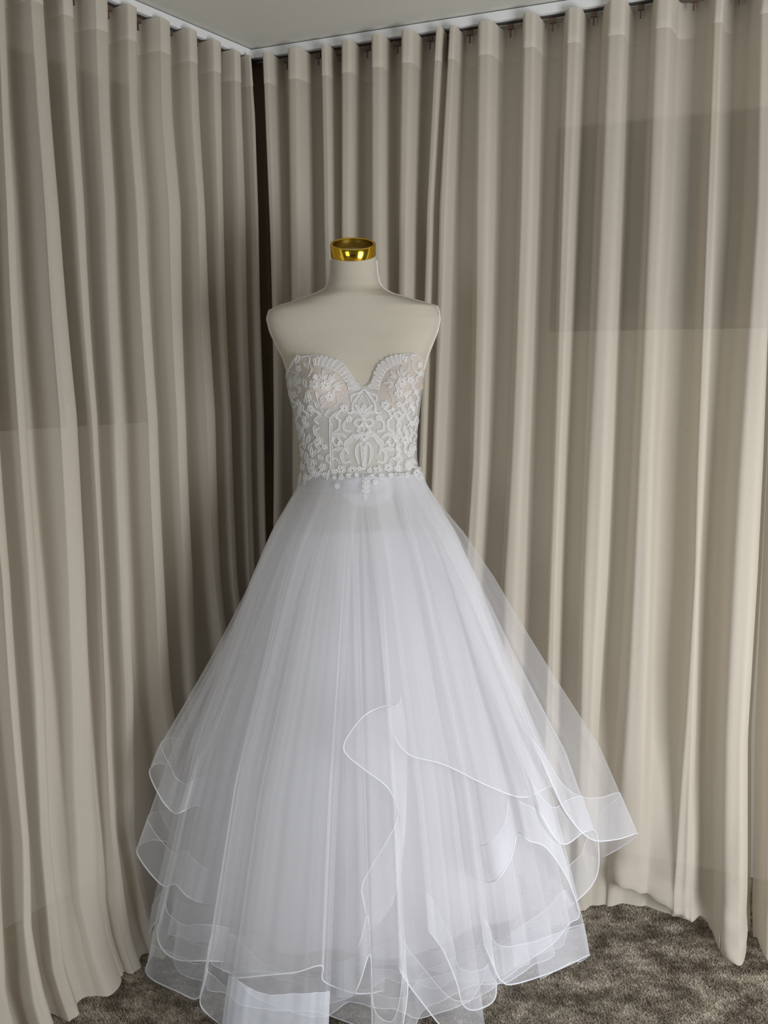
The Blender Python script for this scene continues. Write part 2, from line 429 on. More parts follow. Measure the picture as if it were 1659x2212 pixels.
def flL(z, s): return (.12 + .16 * min(1, max(0, s) / .75)) * (max(0, 1 - z / 1.8)) ** 1.8
curtain('curtain', dL, nL, fL, 'long beige linen curtain with soft shaded folds on the left wall', flL, (.02, .05), seed=11, amp=.046, back=-.034, shear=.16, fade=fadeL, wavy=.35)

# ------------------------------------------------------------------ dress form
YA = 1.92
form = empty('dress_form', (-.055, YA, 0))
tag(form, 'beige linen dress form torso with a gold neck ring wearing the gown', 'dress form')
# sections: y, xl, xr, front depth, back depth, tilt, exponent
sec = np.array([
 (545, 716, 811, .050, .052, .40, 2.0),
 (560, 715, 812, .051, .054, .36, 2.0),
 (590, 714, 814, .052, .057, .26, 2.0),
 (612, 710, 819, .054, .062, .16, 2.0),
 (624, 703, 828, .058, .066, .10, 2.0),
 (634, 684, 846, .062, .070, .05, 2.1),
 (644, 655, 880, .064, .074, .0, 2.2),
 (654, 628, 915, .066, .078, .0, 2.4),
 (662, 602, 943, .068, .082, .0, 2.6),
 (672, 582, 947, .070, .086, .0, 2.8),
 (690, 578, 949, .074, .092, .0, 3.0),
 (715, 584, 944, .080, .096, .0, 3.0),
 (740, 595, 934, .088, .098, .0, 2.8),
 (770, 611, 922, .097, .096, .0, 2.5),
 (800, 621, 914, .104, .094, .0, 2.3),
 (835, 624, 909, .106, .092, .0, 2.2),
 (870, 632, 905, .102, .090, .0, 2.1),
 (910, 643, 900, .097, .088, .0, 2.0),
 (950, 650, 897, .094, .086, .0, 2.0),
 (990, 654, 897, .094, .086, .0, 2.0),
 (1030, 650, 905, .100, .092, .0, 2.0),
 (1070, 640, 920, .108, .105, .0, 2.0),
 (1120, 630, 935, .115, .118, .0, 2.0),
 (1180, 628, 938, .115, .120, .0, 2.0)])
BUST = [(688, 835, 44, 40), (868, 833, 44, 40)]
def section(y):
    r_ = [np.interp(y, sec[:, 0], sec[:, k]) for k in range(1, 7)]
    return r_
def torso_pt(y, th, off=0.):
    xl, xr, df, db, tilt, e = section(y)
    L_ = at(xl, y, YA); R_ = at(xr, y, YA)
    cx = (L_[0] + R_[0]) / 2; hw = (R_[0] - L_[0]) / 2 + off
    c, s = math.cos(th), math.sin(th)      # th = -90deg is the front
    X = math.copysign(abs(c) ** (2 / e), c) * hw
    dep = (df if s < 0 else db) + off
    Y = math.copysign(abs(s) ** (2 / e), s) * dep
    z = L_[2] + tilt * Y
    if s < 0:
        px = mix(xl, xr, (X / hw + 1) / 2)
        for bx, by, sx, sy in BUST:
            sy_ = sy if y > by else sy * 1.25
            g = math.exp(-((px - bx) / sx) ** 2 - ((y - by) / sy_) ** 2)
            Y -= .034 * g * min(1, -s * 1.6)
    return np.array([cx + X, YA + Y, z])
ys = np.unique(np.concatenate([sec[:, 0], np.linspace(545, 1180, 96)]))
TH = np.linspace(0, 2 * math.pi, 97)[:-1]
def closed_rows(ysl, off=0.):
    return np.array([[torso_pt(y, t, off) for t in TH] for y in ysl])
rows = closed_rows(ys); m_, n_ = rows.shape[:2]
V = rows.reshape(-1, 3); Fc = []
for i in range(m_ - 1):
    for j in range(n_):
        Fc.append((i * n_ + j, i * n_ + (j + 1) % n_, (i + 1) * n_ + (j + 1) % n_, (i + 1) * n_ + j))
Fc.append(tuple(range(n_))); Fc.append(tuple(range((m_ - 1) * n_, m_ * n_))[::-1])
torso = adopt(mesh_obj('torso', V, Fc, M['linen']), form)
def cord(name, pts, r, mt, parent):
    b = MB(); b.tube(pts, r, 6); o = b.build(name, mt); return adopt(o, parent) if parent.type == 'EMPTY' else o
for side, th in ((-1, math.pi), (1, 0.)):
    ysn = [y for y in np.linspace(562, 668, 40)]
    cord('seam_cord', [torso_pt(y, th, .0012) for y in ysn], .0028, M['cord'], form)
    ysn = np.linspace(668, 815, 40)
    cord('armhole_cord', [torso_pt(y, th, .001) for y in ysn], .0028, M['cord'], form)
    th2 = th + side * -.0 + (-.16 if side > 0 else .16)
    cord('armhole_cord', [torso_pt(y, th2, .0008) for y in np.linspace(676, 810, 36)], .0016, M['cord'], form)
    cord('armhole_cord', [torso_pt(y, th2 * 1.0 + (-.10 if side > 0 else .10), .0004) for y in np.linspace(682, 800, 36)], .0009, M['cord'], form)
# gold neck ring, leaning towards the viewer
c0 = at(763, 549, YA); tl = math.radians(24)
ax = np.array([0, -math.sin(tl), math.cos(tl)]); ux = np.array([1., 0, 0]); uy = np.cross(ax, ux)
R0 = (at(811.5, 540, YA)[0] - at(714.5, 540, YA)[0]) / 2
def ring(prof, mt, name):
    V = []; k = 72
    for (r_, h_) in prof:
        for j in range(k):
            a = 2 * math.pi * j / k; V.append(c0 + ax * h_ + (ux * math.cos(a) + uy * math.sin(a)) * r_)
    m1 = len(prof); Fq = []
    for i in range(m1 - 1):
        for j in range(k): Fq.append((i * k + j, i * k + (j + 1) % k, (i + 1) * k + (j + 1) % k, (i + 1) * k + j))
    return mesh_obj(name, V, Fq, mt), V, Fq
o, _, _ = ring([(R0 - .004, -.004), (R0, -.003), (R0 + .0005, -.0005), (R0 + .0005, .0245), (R0 - .001, .0262), (R0 - .0045, .0262), (R0 - .006, .0245)], M['gold'], 'neck_ring'); adopt(o, form)
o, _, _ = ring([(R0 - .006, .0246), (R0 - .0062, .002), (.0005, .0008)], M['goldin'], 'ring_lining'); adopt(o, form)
pl = MB(); pl.tube([(-.055, YA, .02), (-.055, YA, 1.08)], .016, 16)
adopt(pl.build('pole', M['pole']), form)
bs = MB()
prof = [(.0, .0), (.17, .0), (.175, .006), (.165, .014), (.05, .022), (.02, .035), (0, .036)]
V = []; k = 40
for (r_, h_) in prof:
    for j in range(k): a = 2 * math.pi * j / k; V.append((-.055 + max(r_, 1e-4) * math.cos(a), YA + max(r_, 1e-4) * math.sin(a), h_ + .001))
Fq = [(i * k + j, i * k + (j + 1) % k, (i + 1) * k + (j + 1) % k, (i + 1) * k + j) for i in range(len(prof) - 1) for j in range(k)]
bs.add(V, Fq); adopt(bs.build('base', M['pole']), form)

# ------------------------------------------------------------------ wedding dress
dress = empty('wedding_dress', (-.05, YA, 0))
tag(dress, 'white strapless sweetheart wedding gown with lace bodice and layered tulle skirt', 'dress')
TOP = [(600, 822), (612, 818), (620, 800), (628, 782), (641, 767), (655, 770), (672, 768), (684, 766), (700, 769), (720, 775), (742, 782), (752, 795), (762, 810), (772, 826), (785, 835),
       (798, 826), (806, 806), (816, 788), (826, 780), (842, 770), (865, 766), (880, 765), (895, 763), (905, 768), (914, 780), (918, 800), (925, 815)]
TX = [a for a, b in TOP]; TY = [b for a, b in TOP]
def top_y(th):
    if math.sin(th) > 0: return 820 + 12 * math.sin(th)
    y = 800
    for _ in range(6):
        p_ = torso_pt(y, th, .004); d_ = p_ - np.array([0, 0, CAMH])
        px = W / 2 + F * d_[0] / (d_[1] * CP - d_[2] * SP)
        y = np.interp(px, TX, TY)
    return y
nb = 192; THB = np.linspace(-math.pi, math.pi, nb + 1)
tops = [top_y(t) for t in THB]
def bodice_rows(y0f, y1, k, off):
    return np.array([[torso_pt(mix(y0f(i), y1, j / (k - 1)), THB[i], off) for i in range(nb + 1)] for j in range(k)])
br = bodice_rows(lambda i: tops[i], 1052, 62, .0045)
v, f = grid(br); bodice = adopt(mesh_obj('bodice', v, f, M['mesh']), dress); bodice['label'] = 'sheer white mesh bodice covered in lace motifs'
bvh = BVHTree.FromPolygons([tuple(p_) for p_ in v], [tuple(q_) for q_ in f])
# cups
def cup(sgn):
    lo_, hi_ = (636, 775) if sgn < 0 else (795, 914)
    vs = []; K, J = 28, 36
    bx = (lo_ + hi_) / 2
    rowsc = []
    for j in range(J):
        r_ = []
        for i in range(K):
            u = i / (K - 1); px = mix(lo_, hi_, u)
            yt = np.interp(px, TX, TY) + 3
            yb = 893 - 55 * (2 * u - 1) ** 2 if True else 0
            if sgn < 0: yb -= 22 * u
            else: yb -= 22 * (1 - u)
            y = mix(yt, yb, j / (J - 1)); d_ = ray(px, y); d_ = Vector(d_).normalized()
            h = bvh.ray_cast(Vector((0, 0, CAMH)), d_)
            r_.append(np.array(h[0] - h[1].normalized() * (0.0022 if h[1].dot(d_) < 0 else -.0022)) if h[0] else at(px, y, YA - .03))
        rowsc.append(r_)
    v_, f_ = grid(np.array(rowsc))
    return adopt(mesh_obj('cup', v_, f_, M['cup']), dress)
cup(-1)['label'] = 'beige padded cup'; cup(1)['label'] = 'beige padded cup'

def onb(px, py, lift=.0012):            # a point of the photo laid on the bodice (or the skirt just under it)
    d_ = Vector(ray(px, py)).normalized(); h = bvh.ray_cast(Vector((0, 0, CAMH)), d_)
    if h[0] is None: return None
    nn_ = h[1] if h[1].dot(d_) < 0 else -h[1]
    return h[0] + nn_ * lift
cnt = [0]
def Z(zx, zy): return 560 + zx * .2532, 740 + zy * .2532
def flat(pts, name, lift=.0011, r=.0006, fill=None, closed=False, parent=None, width=None):
    """embroidered motif: raised cords along pts (list of polylines) and thin filled patches (list of polygons), in bodice-zoom coordinates"""
    b = MB()
    for P_ in pts:
        q_ = [onb(*Z(*p_), lift) for p_ in P_]
        if any(x is None for x in q_):
            q_ = [x for x in q_ if x is not None]
            if len(q_) < 3: continue
            b.tube(q_, r, 5)
        else: b.tube(q_, r, 5, closed=closed)
    fb = MB()
    for P_ in (fill or []):
        q_ = [onb(*Z(*p_), lift * .7) for p_ in P_]
        q_ = [x for x in q_ if x is not None]
        if len(q_) < 3: continue
        c_ = sum(q_, Vector()) / len(q_)
        n_ = len(q_); fb.add([c_] + q_, [(0, i + 1, (i + 1) % n_ + 1) for i in range(n_)])
    if not b.v: return None
    me_b = len(b.f); b.add(fb.v, fb.f)
    o = b.build(name, M['lace'], bodice)
    o.data.materials.append(M['lacefill'])
    mi = np.zeros(len(o.data.polygons), int); mi[me_b:] = 1; o.data.polygons.foreach_set('material_index', mi)
    cnt[0] += 1
    return o
def petal_loop(cx, cy, r0, r1, wd, a, n=10, notch=.0):
    pts = []
    for i in range(n):
        t = 2 * math.pi * i / n
        rad = (r0 + r1) / 2 - (r1 - r0) / 2 * math.cos(t); w_ = wd * math.sin(t) * (.75 + .35 * (rad - r0) / (r1 - r0))
        if notch and abs(t - math.pi) < .1: rad -= notch
        pts.append((cx + rad * math.cos(a) - w_ * math.sin(a), cy + rad * math.sin(a) + w_ * math.cos(a)))
    return pts
def flower(cx, cy, r, n=5, rot=-1.57, sq=1.):
    loops = [petal_loop(cx, cy, r * .22, r, r * (.36 if n == 5 else .28), rot + 2 * math.pi * i / n, 10, r * .12) for i in range(n)]
    loops = [[(cx + (x - cx) * sq, y) for x, y in l_] for l_ in loops]
    o = flat(loops, 'lace_flower', fill=loops, closed=True, r=.00062)
    return o
def leaf(x0, y0, x1, y1, w_, name='lace_leaf', vein=True):
    dx, dy = x1 - x0, y1 - y0; L_ = math.hypot(dx, dy) + 1e-6; nx, ny = -dy / L_, dx / L_
    prof = [(0, 0), (.2, .55), (.45, 1), (.75, .62), (1, 0), (.75, -.62), (.45, -1), (.2, -.55)]
    P_ = [(x0 + dx * t + nx * w_ / 2 * s, y0 + dy * t + ny * w_ / 2 * s) for t, s in prof]
    return flat([P_], name, fill=[P_], closed=True, r=.0006)
def scroll(pts, w_, name='lace_scroll', taper=(.35, 1, .25), r=.00062):
    c = catmull(pts, 6); n = len(c); Lp = []; Rp = []
    for i in range(n):
        t = c[min(i + 1, n - 1)] - c[max(i - 1, 0)]; t = t / (np.linalg.norm(t) + 1e-9); u = i / (n - 1)
        ww = w_ / 2 * np.interp(u, [0, .5, 1], taper)
        Lp.append(c[i] + np.array([-t[1], t[0]]) * ww); Rp.append(c[i] - np.array([-t[1], t[0]]) * ww)
    loop = [tuple(p_) for p_ in Lp] + [tuple(p_) for p_ in Rp[::-1]]
    fills = [[tuple(Lp[i]), tuple(Lp[i + 1]), tuple(Rp[i + 1]), tuple(Rp[i])] for i in range(n - 1)]
    return flat([loop], name, fill=fills, closed=True, r=r)
def line(pts, name='lace_stem', r=.0006): return flat([[tuple(p_) for p_ in catmull(pts, 6)]], name, r=r)
def beads(pts, name='bead_string', r=.0013):
    c = catmull(pts, 3); b = MB()
    for p_ in c:
        q_ = onb(*Z(*p_), .0012)
        if q_ is not None: b.ball(q_, r, 6, 4)
    if b.v: b.build(name, M['lace'], bodice)
def mir(x): return 2 * 893 - x
def both(fn, pts, *a, **k):
    fn(pts, *a, **k); fn([(mir(x), y) for x, y in pts], *a, **k)

# neckline scallops
outL = [(455, 150), (490, 125), (540, 120), (590, 130), (650, 148), (720, 165), (760, 215), (795, 262), (822, 310), (842, 360), (866, 400)]
inL = [(470, 200), (480, 195), (520, 195), (560, 205), (610, 220), (650, 240), (685, 262), (712, 300), (735, 330), (752, 362), (765, 408)]
outR = [(1262, 125), (1240, 112), (1200, 104), (1150, 112), (1100, 130), (1045, 165), (1010, 200), (990, 242), (965, 287), (945, 332), (932, 390)]
inR = [(1250, 165), (1245, 168), (1215, 170), (1180, 176), (1140, 192), (1105, 215), (1078, 245), (1060, 282), (1042, 315), (1030, 352), (1020, 398)]
for OU, IN in ((outL, inL), (outR, inR)):
    co = catmull(OU, 10); ci = catmull(IN, 10)
    nL_ = 13
    for k in range(nL_):
        def pick(c_, t): return c_[int(round(t * (len(c_) - 1)))]
        a0, a1 = k / nL_, (k + 1) / nL_; am = (a0 + a1) / 2
        i0 = pick(ci, a0 + .01); i1 = pick(ci, a1 - .01); o0 = pick(co, a0 + .008); o1 = pick(co, a1 - .008); om = pick(co, am); im = pick(ci, am)
        dirv = (om - im); tip = om + dirv * .06
        loop = [i0, mix(i0, o0, .5), mix(i0, o0, .85), mix(o0, tip, .6), tip, mix(o1, tip, .6), mix(i1, o1, .85), mix(i1, o1, .5), i1]
        loop = [tuple(p_) for p_ in loop]
        flat([loop], 'neckline_scallop', fill=[loop], r=.00062)
    line(IN, 'neckline_trim'); line([(x + (8 if x < 893 else -8), y + 14) for x, y in IN], 'neckline_trim', r=.0005)
line([(330, 105), (350, 128), (385, 118), (425, 118), (432, 150), (425, 185), (450, 220), (440, 260), (420, 290)], 'neckline_trim', r=.0008)
line([(1355, 85), (1330, 105), (1295, 110), (1290, 130), (1310, 150), (1300, 185), (1315, 225), (1340, 260)], 'neckline_trim', r=.0008)
line([(330, 105), (300, 150), (265, 215), (232, 290), (215, 335)], 'neckline_trim', r=.0008)
line([(1355, 85), (1385, 120), (1420, 170), (1425, 240), (1400, 320)], 'neckline_trim', r=.0008)
# cup flowers
for (x, y, r_, n_) in [(470, 355, 44, 5), (565, 365, 46, 5), (600, 460, 43, 5), (725, 560, 40, 6), (335, 225, 32, 5), (340, 325, 32, 5), (415, 480, 34, 5), (440, 560, 34, 5), (480, 290, 22, 5),
                       (1215, 335, 44, 5), (1290, 320, 34, 5), (1195, 430, 43, 5), (1075, 530, 42, 6), (1365, 190, 26, 5), (1375, 260, 26, 5), (1190, 525, 26, 5),
                       (768, 650, 30, 5), (1020, 640, 30, 5), (895, 800, 46, 6), (835, 800, 26, 5), (955, 780, 30, 5),
                       (700, 1085, 43, 5), (795, 1088, 42, 5), (1010, 1085, 40, 5), (1100, 1065, 40, 5), (640, 1100, 26, 5), (1180, 1075, 36, 5), (1245, 830, 44, 6), (495, 850, 34, 5), (540, 1060, 34, 5), (560, 890, 26, 5),
                       (1270, 1060, 36, 5), (855, 1075, 24, 5), (940, 1090, 24, 5), (450, 1085, 34, 5), (370, 1060, 30, 5), (1320, 900, 26, 5), (300, 440, 28, 5), (350, 570, 28, 5), (400, 700, 30, 5), (1310, 560, 26, 5), (1300, 690, 26, 5), (1340, 420, 24, 5)]:
    flower(x, y, r_, n_, rot=random.Random(int(x * 7 + y)).uniform(0, 6.28), sq=.72 if (x < 400 or x > 1290) else 1.)
# leaf sprays
for x0, y0, x1, y1, w_ in [(548, 315, 548, 215, 24), (545, 320, 505, 262, 20), (552, 320, 580, 268, 18), (590, 350, 608, 262, 20), (600, 350, 650, 250, 22), (605, 345, 655, 300, 20), (620, 375, 700, 330, 20), (635, 385, 722, 355, 18), (640, 390, 700, 405, 16),
                           (632, 450, 637, 388, 22), (505, 470, 480, 420, 18), (515, 500, 555, 440, 22), (520, 520, 560, 480, 20), (525, 560, 570, 505, 22), (505, 560, 470, 500, 20), (560, 620, 600, 560, 18), (620, 620, 700, 575, 20), (520, 330, 450, 270, 18), (455, 310, 490, 270, 16),
                           (1215, 290, 1213, 192, 22), (1222, 290, 1250, 235, 18), (1205, 290, 1175, 235, 18), (1160, 290, 1115, 240, 20), (1170, 300, 1110, 290, 18), (1150, 345, 1055, 342, 20), (1140, 350, 1090, 310, 18), (1145, 355, 1095, 385, 18), (1250, 300, 1290, 262, 16),
                           (1185, 400, 1160, 345, 20), (1240, 470, 1290, 400, 22), (1250, 520, 1300, 450, 22), (1150, 590, 1130, 545, 20), (1140, 605, 1190, 590, 18), (1100, 580, 1160, 560, 16), (1260, 590, 1300, 510, 20)]:
    leaf(x0, y0, x1, y1, w_)
both(beads, [(880, 450), (860, 480), (845, 530)])
beads([(660, 430), (700, 430), (740, 450)]); beads([(665, 470), (672, 510), (640, 540)]); beads([(1110, 420), (1130, 460), (1140, 500)]); beads([(1275, 190), (1265, 230)])
line([(480, 420), (500, 500), (545, 600), (600, 640)]); line([(1290, 400), (1270, 500), (1240, 590), (1200, 640)])
# centre ornament
both(scroll, [(888, 395), (845, 455), (805, 510), (792, 570)], 14, taper=(.8, 1, .8))
both(scroll, [(870, 420), (820, 440), (785, 455), (790, 500)], 16)
both(scroll, [(893, 645), (870, 590), (830, 545), (820, 530)], 26)
both(scroll, [(890, 660), (855, 605), (810, 590), (780, 605)], 22)
leaf(893, 605, 893, 515, 44); leaf(893, 745, 893, 650, 40)
both(scroll, [(880, 660), (835, 655), (815, 690), (850, 715), (875, 700)], 20)
both(scroll, [(885, 680), (850, 735), (835, 760)], 22)
leaf(870, 790, 850, 750, 20); leaf(915, 790, 935, 745, 20); leaf(893, 860, 893, 815, 22)
leaf(900, 920, 897, 870, 18); beads([(900, 920), (903, 960), (905, 1000)])
both(scroll, [(868, 845), (835, 890), (830, 960), (850, 1035)], 26, taper=(.4, 1, .3))
both(scroll, [(872, 850), (880, 940), (890, 1040), (890, 1080)], 24, taper=(.8, 1, .9))
both(scroll, [(1005, 755), (1055, 745), (1065, 700), (1040, 655)], 20, taper=(.4, 1, .5))
both(scroll, [(1100, 660), (1100, 730), (1145, 770), (1165, 840)], 20, taper=(.9, 1, .8))
both(scroll, [(1120, 650), (1150, 620), (1180, 660), (1175, 700)], 20)
both(scroll, [(975, 780), (1010, 830), (1045, 870), (1025, 950)], 46, taper=(.4, 1, .25))
both(scroll, [(1045, 905), (1080, 950), (1065, 1020), (1005, 1010)], 24, taper=(.8, 1, .3))
both(scroll, [(1165, 850), (1130, 790), (1080, 785), (1045, 810)], 26)
both(scroll, [(1120, 800), (1095, 850), (1130, 880), (1150, 850)], 16)
both(leaf_ := (lambda pts, w_: leaf(pts[0][0], pts[0][1], pts[1][0], pts[1][1], w_)), [(1060, 900), (1165, 915)], 30)
both(scroll, [(1075, 870), (1085, 845), (1110, 850), (1110, 875)], 14)
both(beads, [(1105, 945), (1105, 985), (1105, 1025)])
both(scroll, [(1150, 985), (1190, 960), (1210, 1000), (1180, 1030)], 18)
both(scroll, [(1165, 1000), (1130, 985), (1120, 1010)], 12)
both(scroll, [(1070, 560), (1110, 600), (1120, 640), (1090, 670)], 18)
both(scroll, [(980, 560), (1005, 600), (1040, 590)], 14)
# side fields
rr = random.Random(5)
for side in (0, 1):
    for (x, y, w_, h_) in [(1200, 640, 26, 120), (1235, 560, 26, 130), (1275, 650, 24, 130), (1310, 560, 22, 120), (1200, 770, 24, 110), (1290, 780, 24, 120), (1240, 900, 26, 100), (1190, 900, 22, 90), (1300, 920, 22, 110), (1330, 690, 18, 130), (1345, 500, 18, 110), (1250, 460, 24, 90), (1320, 380, 20, 110), (1345, 300, 18, 90), (1325, 820, 18, 110)]:
        y += rr.uniform(-12, 12); s_ = rr.choice((-1, 1)) * rr.uniform(8, 20)
        pts = [(x - s_, y - h_ / 2), (x + s_, y - h_ / 6), (x - s_ * .6, y + h_ / 5), (x + s_ * .5, y + h_ / 2)]
        if side: pts = [(893 - (a - 893) * 1.30, b) for a, b in pts]
        scroll(pts, w_ * rr.uniform(.7, 1.1))
    for (x0, y0, ang, ln) in [(1280, 980, -2.2, 90), (1280, 980, -1.5, 100), (1290, 985, .6, 90), (1280, 990, 2.4, 80), (1275, 995, 1.6, 100), (1285, 990, 1.1, 95)]:
        x1, y1 = x0 + math.cos(ang) * ln * .7, y0 + math.sin(ang) * ln
        if side: x0_, x1 = mir(x0) - 55, mir(x1) - 55
        else: x0_ = x0
        leaf(x0_, y0, x1, y1, 26)
for x, y, a in [(330, 480, 1.2), (300, 380, -1.2), (380, 620, 1.5), (350, 700, 1.3), (390, 820, 1.6), (360, 900, 1.4), (430, 780, 1.9), (470, 700, 1.4), (420, 400, 2.), (380, 300, 1.2), (270, 300, 1.5), (260, 400, 1.3), (310, 180, -.8), (380, 170, .6), (1340, 620, 1.4), (1300, 470, 1.8), (1350, 900, 1.4), (1230, 700, 1.2), (1260, 740, 1.7), (400, 930, 1.4), (350, 980, 1.5), (500, 960, .4), (520, 800, 1.2)]:
    leaf(x, y, x + 75 * math.cos(a) * .7, y + 90 * math.sin(a), 30)
for x in (612, 1180):                   # boning channels
    scroll([(x, 690), (x, 800), (x + (4 if x < 800 else 0), 920), (x + (6 if x < 800 else 4), 1090)], 24, name='boning_channel', taper=(1, 1, 1), r=.0005)
for x, y in ((748, 352), (1228, 166), (888, 1062), (1008, 1058)):
    b = MB(); q_ = onb(*Z(x, y), .002)
    if q_ is not None: b.ball(q_, .0021, 6, 4); b.build('crystal', M['crystal'], bodice, smooth=False)

# ------------------------------------------------------------------ skirt
SX, SY = -.055, 1.905
AZ = [0, .15, .577, .788, 1.0, 1.109, 1.19, 1.25, 1.40]
AR = [.575, .545, .440, .362, .285, .238, .190, .152, .145]
def prof(z): return np.interp(z, AZ, AR)
WZ = 1.262
def waist_pt(th, k=1.):
    c, s = math.cos(th), math.sin(th)
    return np.array([SX + .002 + .149 * k * c, YA + (.108 if s < 0 else .10) * k * s, WZ])
def drop(w0, h, m, flare=1.):            # a thread of cloth from the waist to the hem, bellied like the skirt
    out = []
    r0, r1 = prof(w0[2]), prof(h[2])
    for j in range(m):
        v = j / (m - 1); v = v ** .85
        z = mix(w0[2], h[2], v); q_ = (prof(z) - r0) / (r1 - r0) if abs(r1 - r0) > 1e-6 else v
        q_ = max(q_, 0) ** flare
        out.append([mix(w0[0], h[0], q_), mix(w0[1], h[1], q_), z])
    return np.array(out)
def soft(t): return .15 + .85 * min(1, t / .12, (1 - t) / .08)
def skirt_part(name, rows, mt, band=.085, bandmat=None, edge=True, er=.0016, label=None):
    """rows (m,n,3) from waist to hem -> the sheet, its horsehair band with two stitched edges"""
    v, f = grid(rows); o = adopt(mesh_obj(name, v, f, mt), dress)
    if label: o['label'] = label
    if not band and name == 'flounce' and edge:
        b = MB(); b.tube(rows[-1], er, 5, taper=soft); b.build('hem_cord', M['edge'], o)
    if band:
        # band: from the hem upward by arc length
        Lh = np.linalg.norm(np.diff(rows, axis=0), axis=2); cum = np.cumsum(Lh[::-1], axis=0)
        K = 5; bm = []
        for k in range(K + 1):
            tgt = band * k / K; rr_ = []
            for j in range(rows.shape[1]):
                c_ = np.concatenate([[0], cum[:, j]]); i_ = np.searchsorted(c_, tgt) - 1; i_ = min(max(i_, 0), rows.shape[0] - 2)
                t = (tgt - c_[i_]) / (c_[i_ + 1] - c_[i_] + 1e-9); a_ = rows[rows.shape[0] - 1 - i_, j]; b_ = rows[rows.shape[0] - 2 - i_, j]
                rr_.append(mix(a_, b_, min(t, 1)))
            bm.append(rr_)
        bm = np.array(bm)
        nrm = bm - np.array([SX, SY, 0]); nrm[:, :, 2] = 0; nrm /= (np.linalg.norm(nrm, axis=2, keepdims=True) + 1e-9)
        bm = bm + nrm * .0012
        v, f = grid(bm); mesh_obj('horsehair_band', v, f, bandmat or M['horsehair'], o)
        if edge:
            b = MB(); b.tube(bm[0], er, 5, taper=soft); b.build('hem_cord', M['edge'], o)
            b = MB(); b.tube(bm[-1], er * .45, 4, taper=soft); b.build('band_stitching', M['edge'], o)
    return o
# lining
def layer(name, mt, scale, hemz, seed, nfold, amp, band, th0=-math.pi, th1=math.pi, m=56, n=900, hemwave=.0, wn=9, sharp=1.6, front=.44, backd=.25, er=.0016, center=0., sidefill=1.):
    rg = np.random.RandomState(seed); ths = np.linspace(th0, th1, n)
    # fold signal: sharp crested irregular waves
    wph = ths + .10 * np.sin(3 * ths + rg.uniform(0, 6)) + .06 * np.sin(7 * ths + rg.uniform(0, 6))
    sig = np.zeros(n); tot = 0
    for k in range(3):
        fr = int(nfold * (.6 + .42 * k)); a_ = 1 / (1 + .7 * k); ph = rg.uniform(0, 6.28)
        wv = np.sin(fr * wph + ph + .6 * np.sin(wn * .5 * ths)); sig += a_ * np.sign(wv) * np.abs(wv) ** sharp; tot += a_
    sig /= tot * .6
    big = np.sin(wn * ths + rg.uniform(0, 6)) * .6 + np.sin((wn + 4) * ths + rg.uniform(0, 6)) * .4
    rows = []
    hz = np.array([hemz(t) for t in ths]); hz = hz + hemwave * (np.sin(wn * .8 * ths + seed) * .5 + .5)
    for j in range(m):
        v = (j / (m - 1)) ** .9
        z0 = WZ + (seed % 5 - 2) * .005 + .004 * np.sin(5 * ths + seed); z = z0 + (hz - z0) * v
        R = prof(z) * scale
        g = (v ** .75)
        R_ = R + amp * sig * g * (.35 + .65 * g) + amp * 2.0 * big * g ** 3
        kb = R_ / .575
        c, s = np.cos(ths), np.sin(ths)
        hs = sstep(0, .35, v)
        dep = np.where(s < 0, mix(.108, front / .575 * R_, hs), mix(.10, backd / .575 * R_ + .02, hs))
        X = SX + center * v + R_ * c; Y = mix(YA, SY, v) + dep * s
        # outer folds also lean sideways
        lean = amp * .8 * np.cos(nfold * .8 * ths + seed) * g
        X = X - s * lean; Y = Y + c * lean * .5
        rows.append(np.column_stack([X, Y, z]))
    return skirt_part(name, np.array(rows), mt, band, er=er)
layer('lining', M['satin'], .80, lambda t: .085, 21, 9, .012, 0, n=360, sharp=1., hemwave=.02, front=.40)
layer('tulle_layer', M['tulle_dense'], .90, lambda t: .075 + .02 * math.sin(3 * t), 31, 24, .014, .0, n=1000, hemwave=.03, front=.43)
layer('tulle_layer', M['tulle'], .95, lambda t: .055, 32, 21, .016, .09, hemwave=.04, wn=10, front=.43, er=.0009)
layer('tulle_layer', M['tulle'], .985, lambda t: .022 + .03 * max(0, math.cos(t)), 33, 17, .017, .09, hemwave=.02, wn=8, front=.455, er=.0011)
layer('tulle_layer', M['tulle'], 1.0, lambda t: .03 + .16 * max(0, math.sin(-t)) * 0 + .10 * max(0, -math.cos(t)) ** 2, 34, 24, .013, .09, hemwave=.05, wn=11, front=.45, er=.0009)

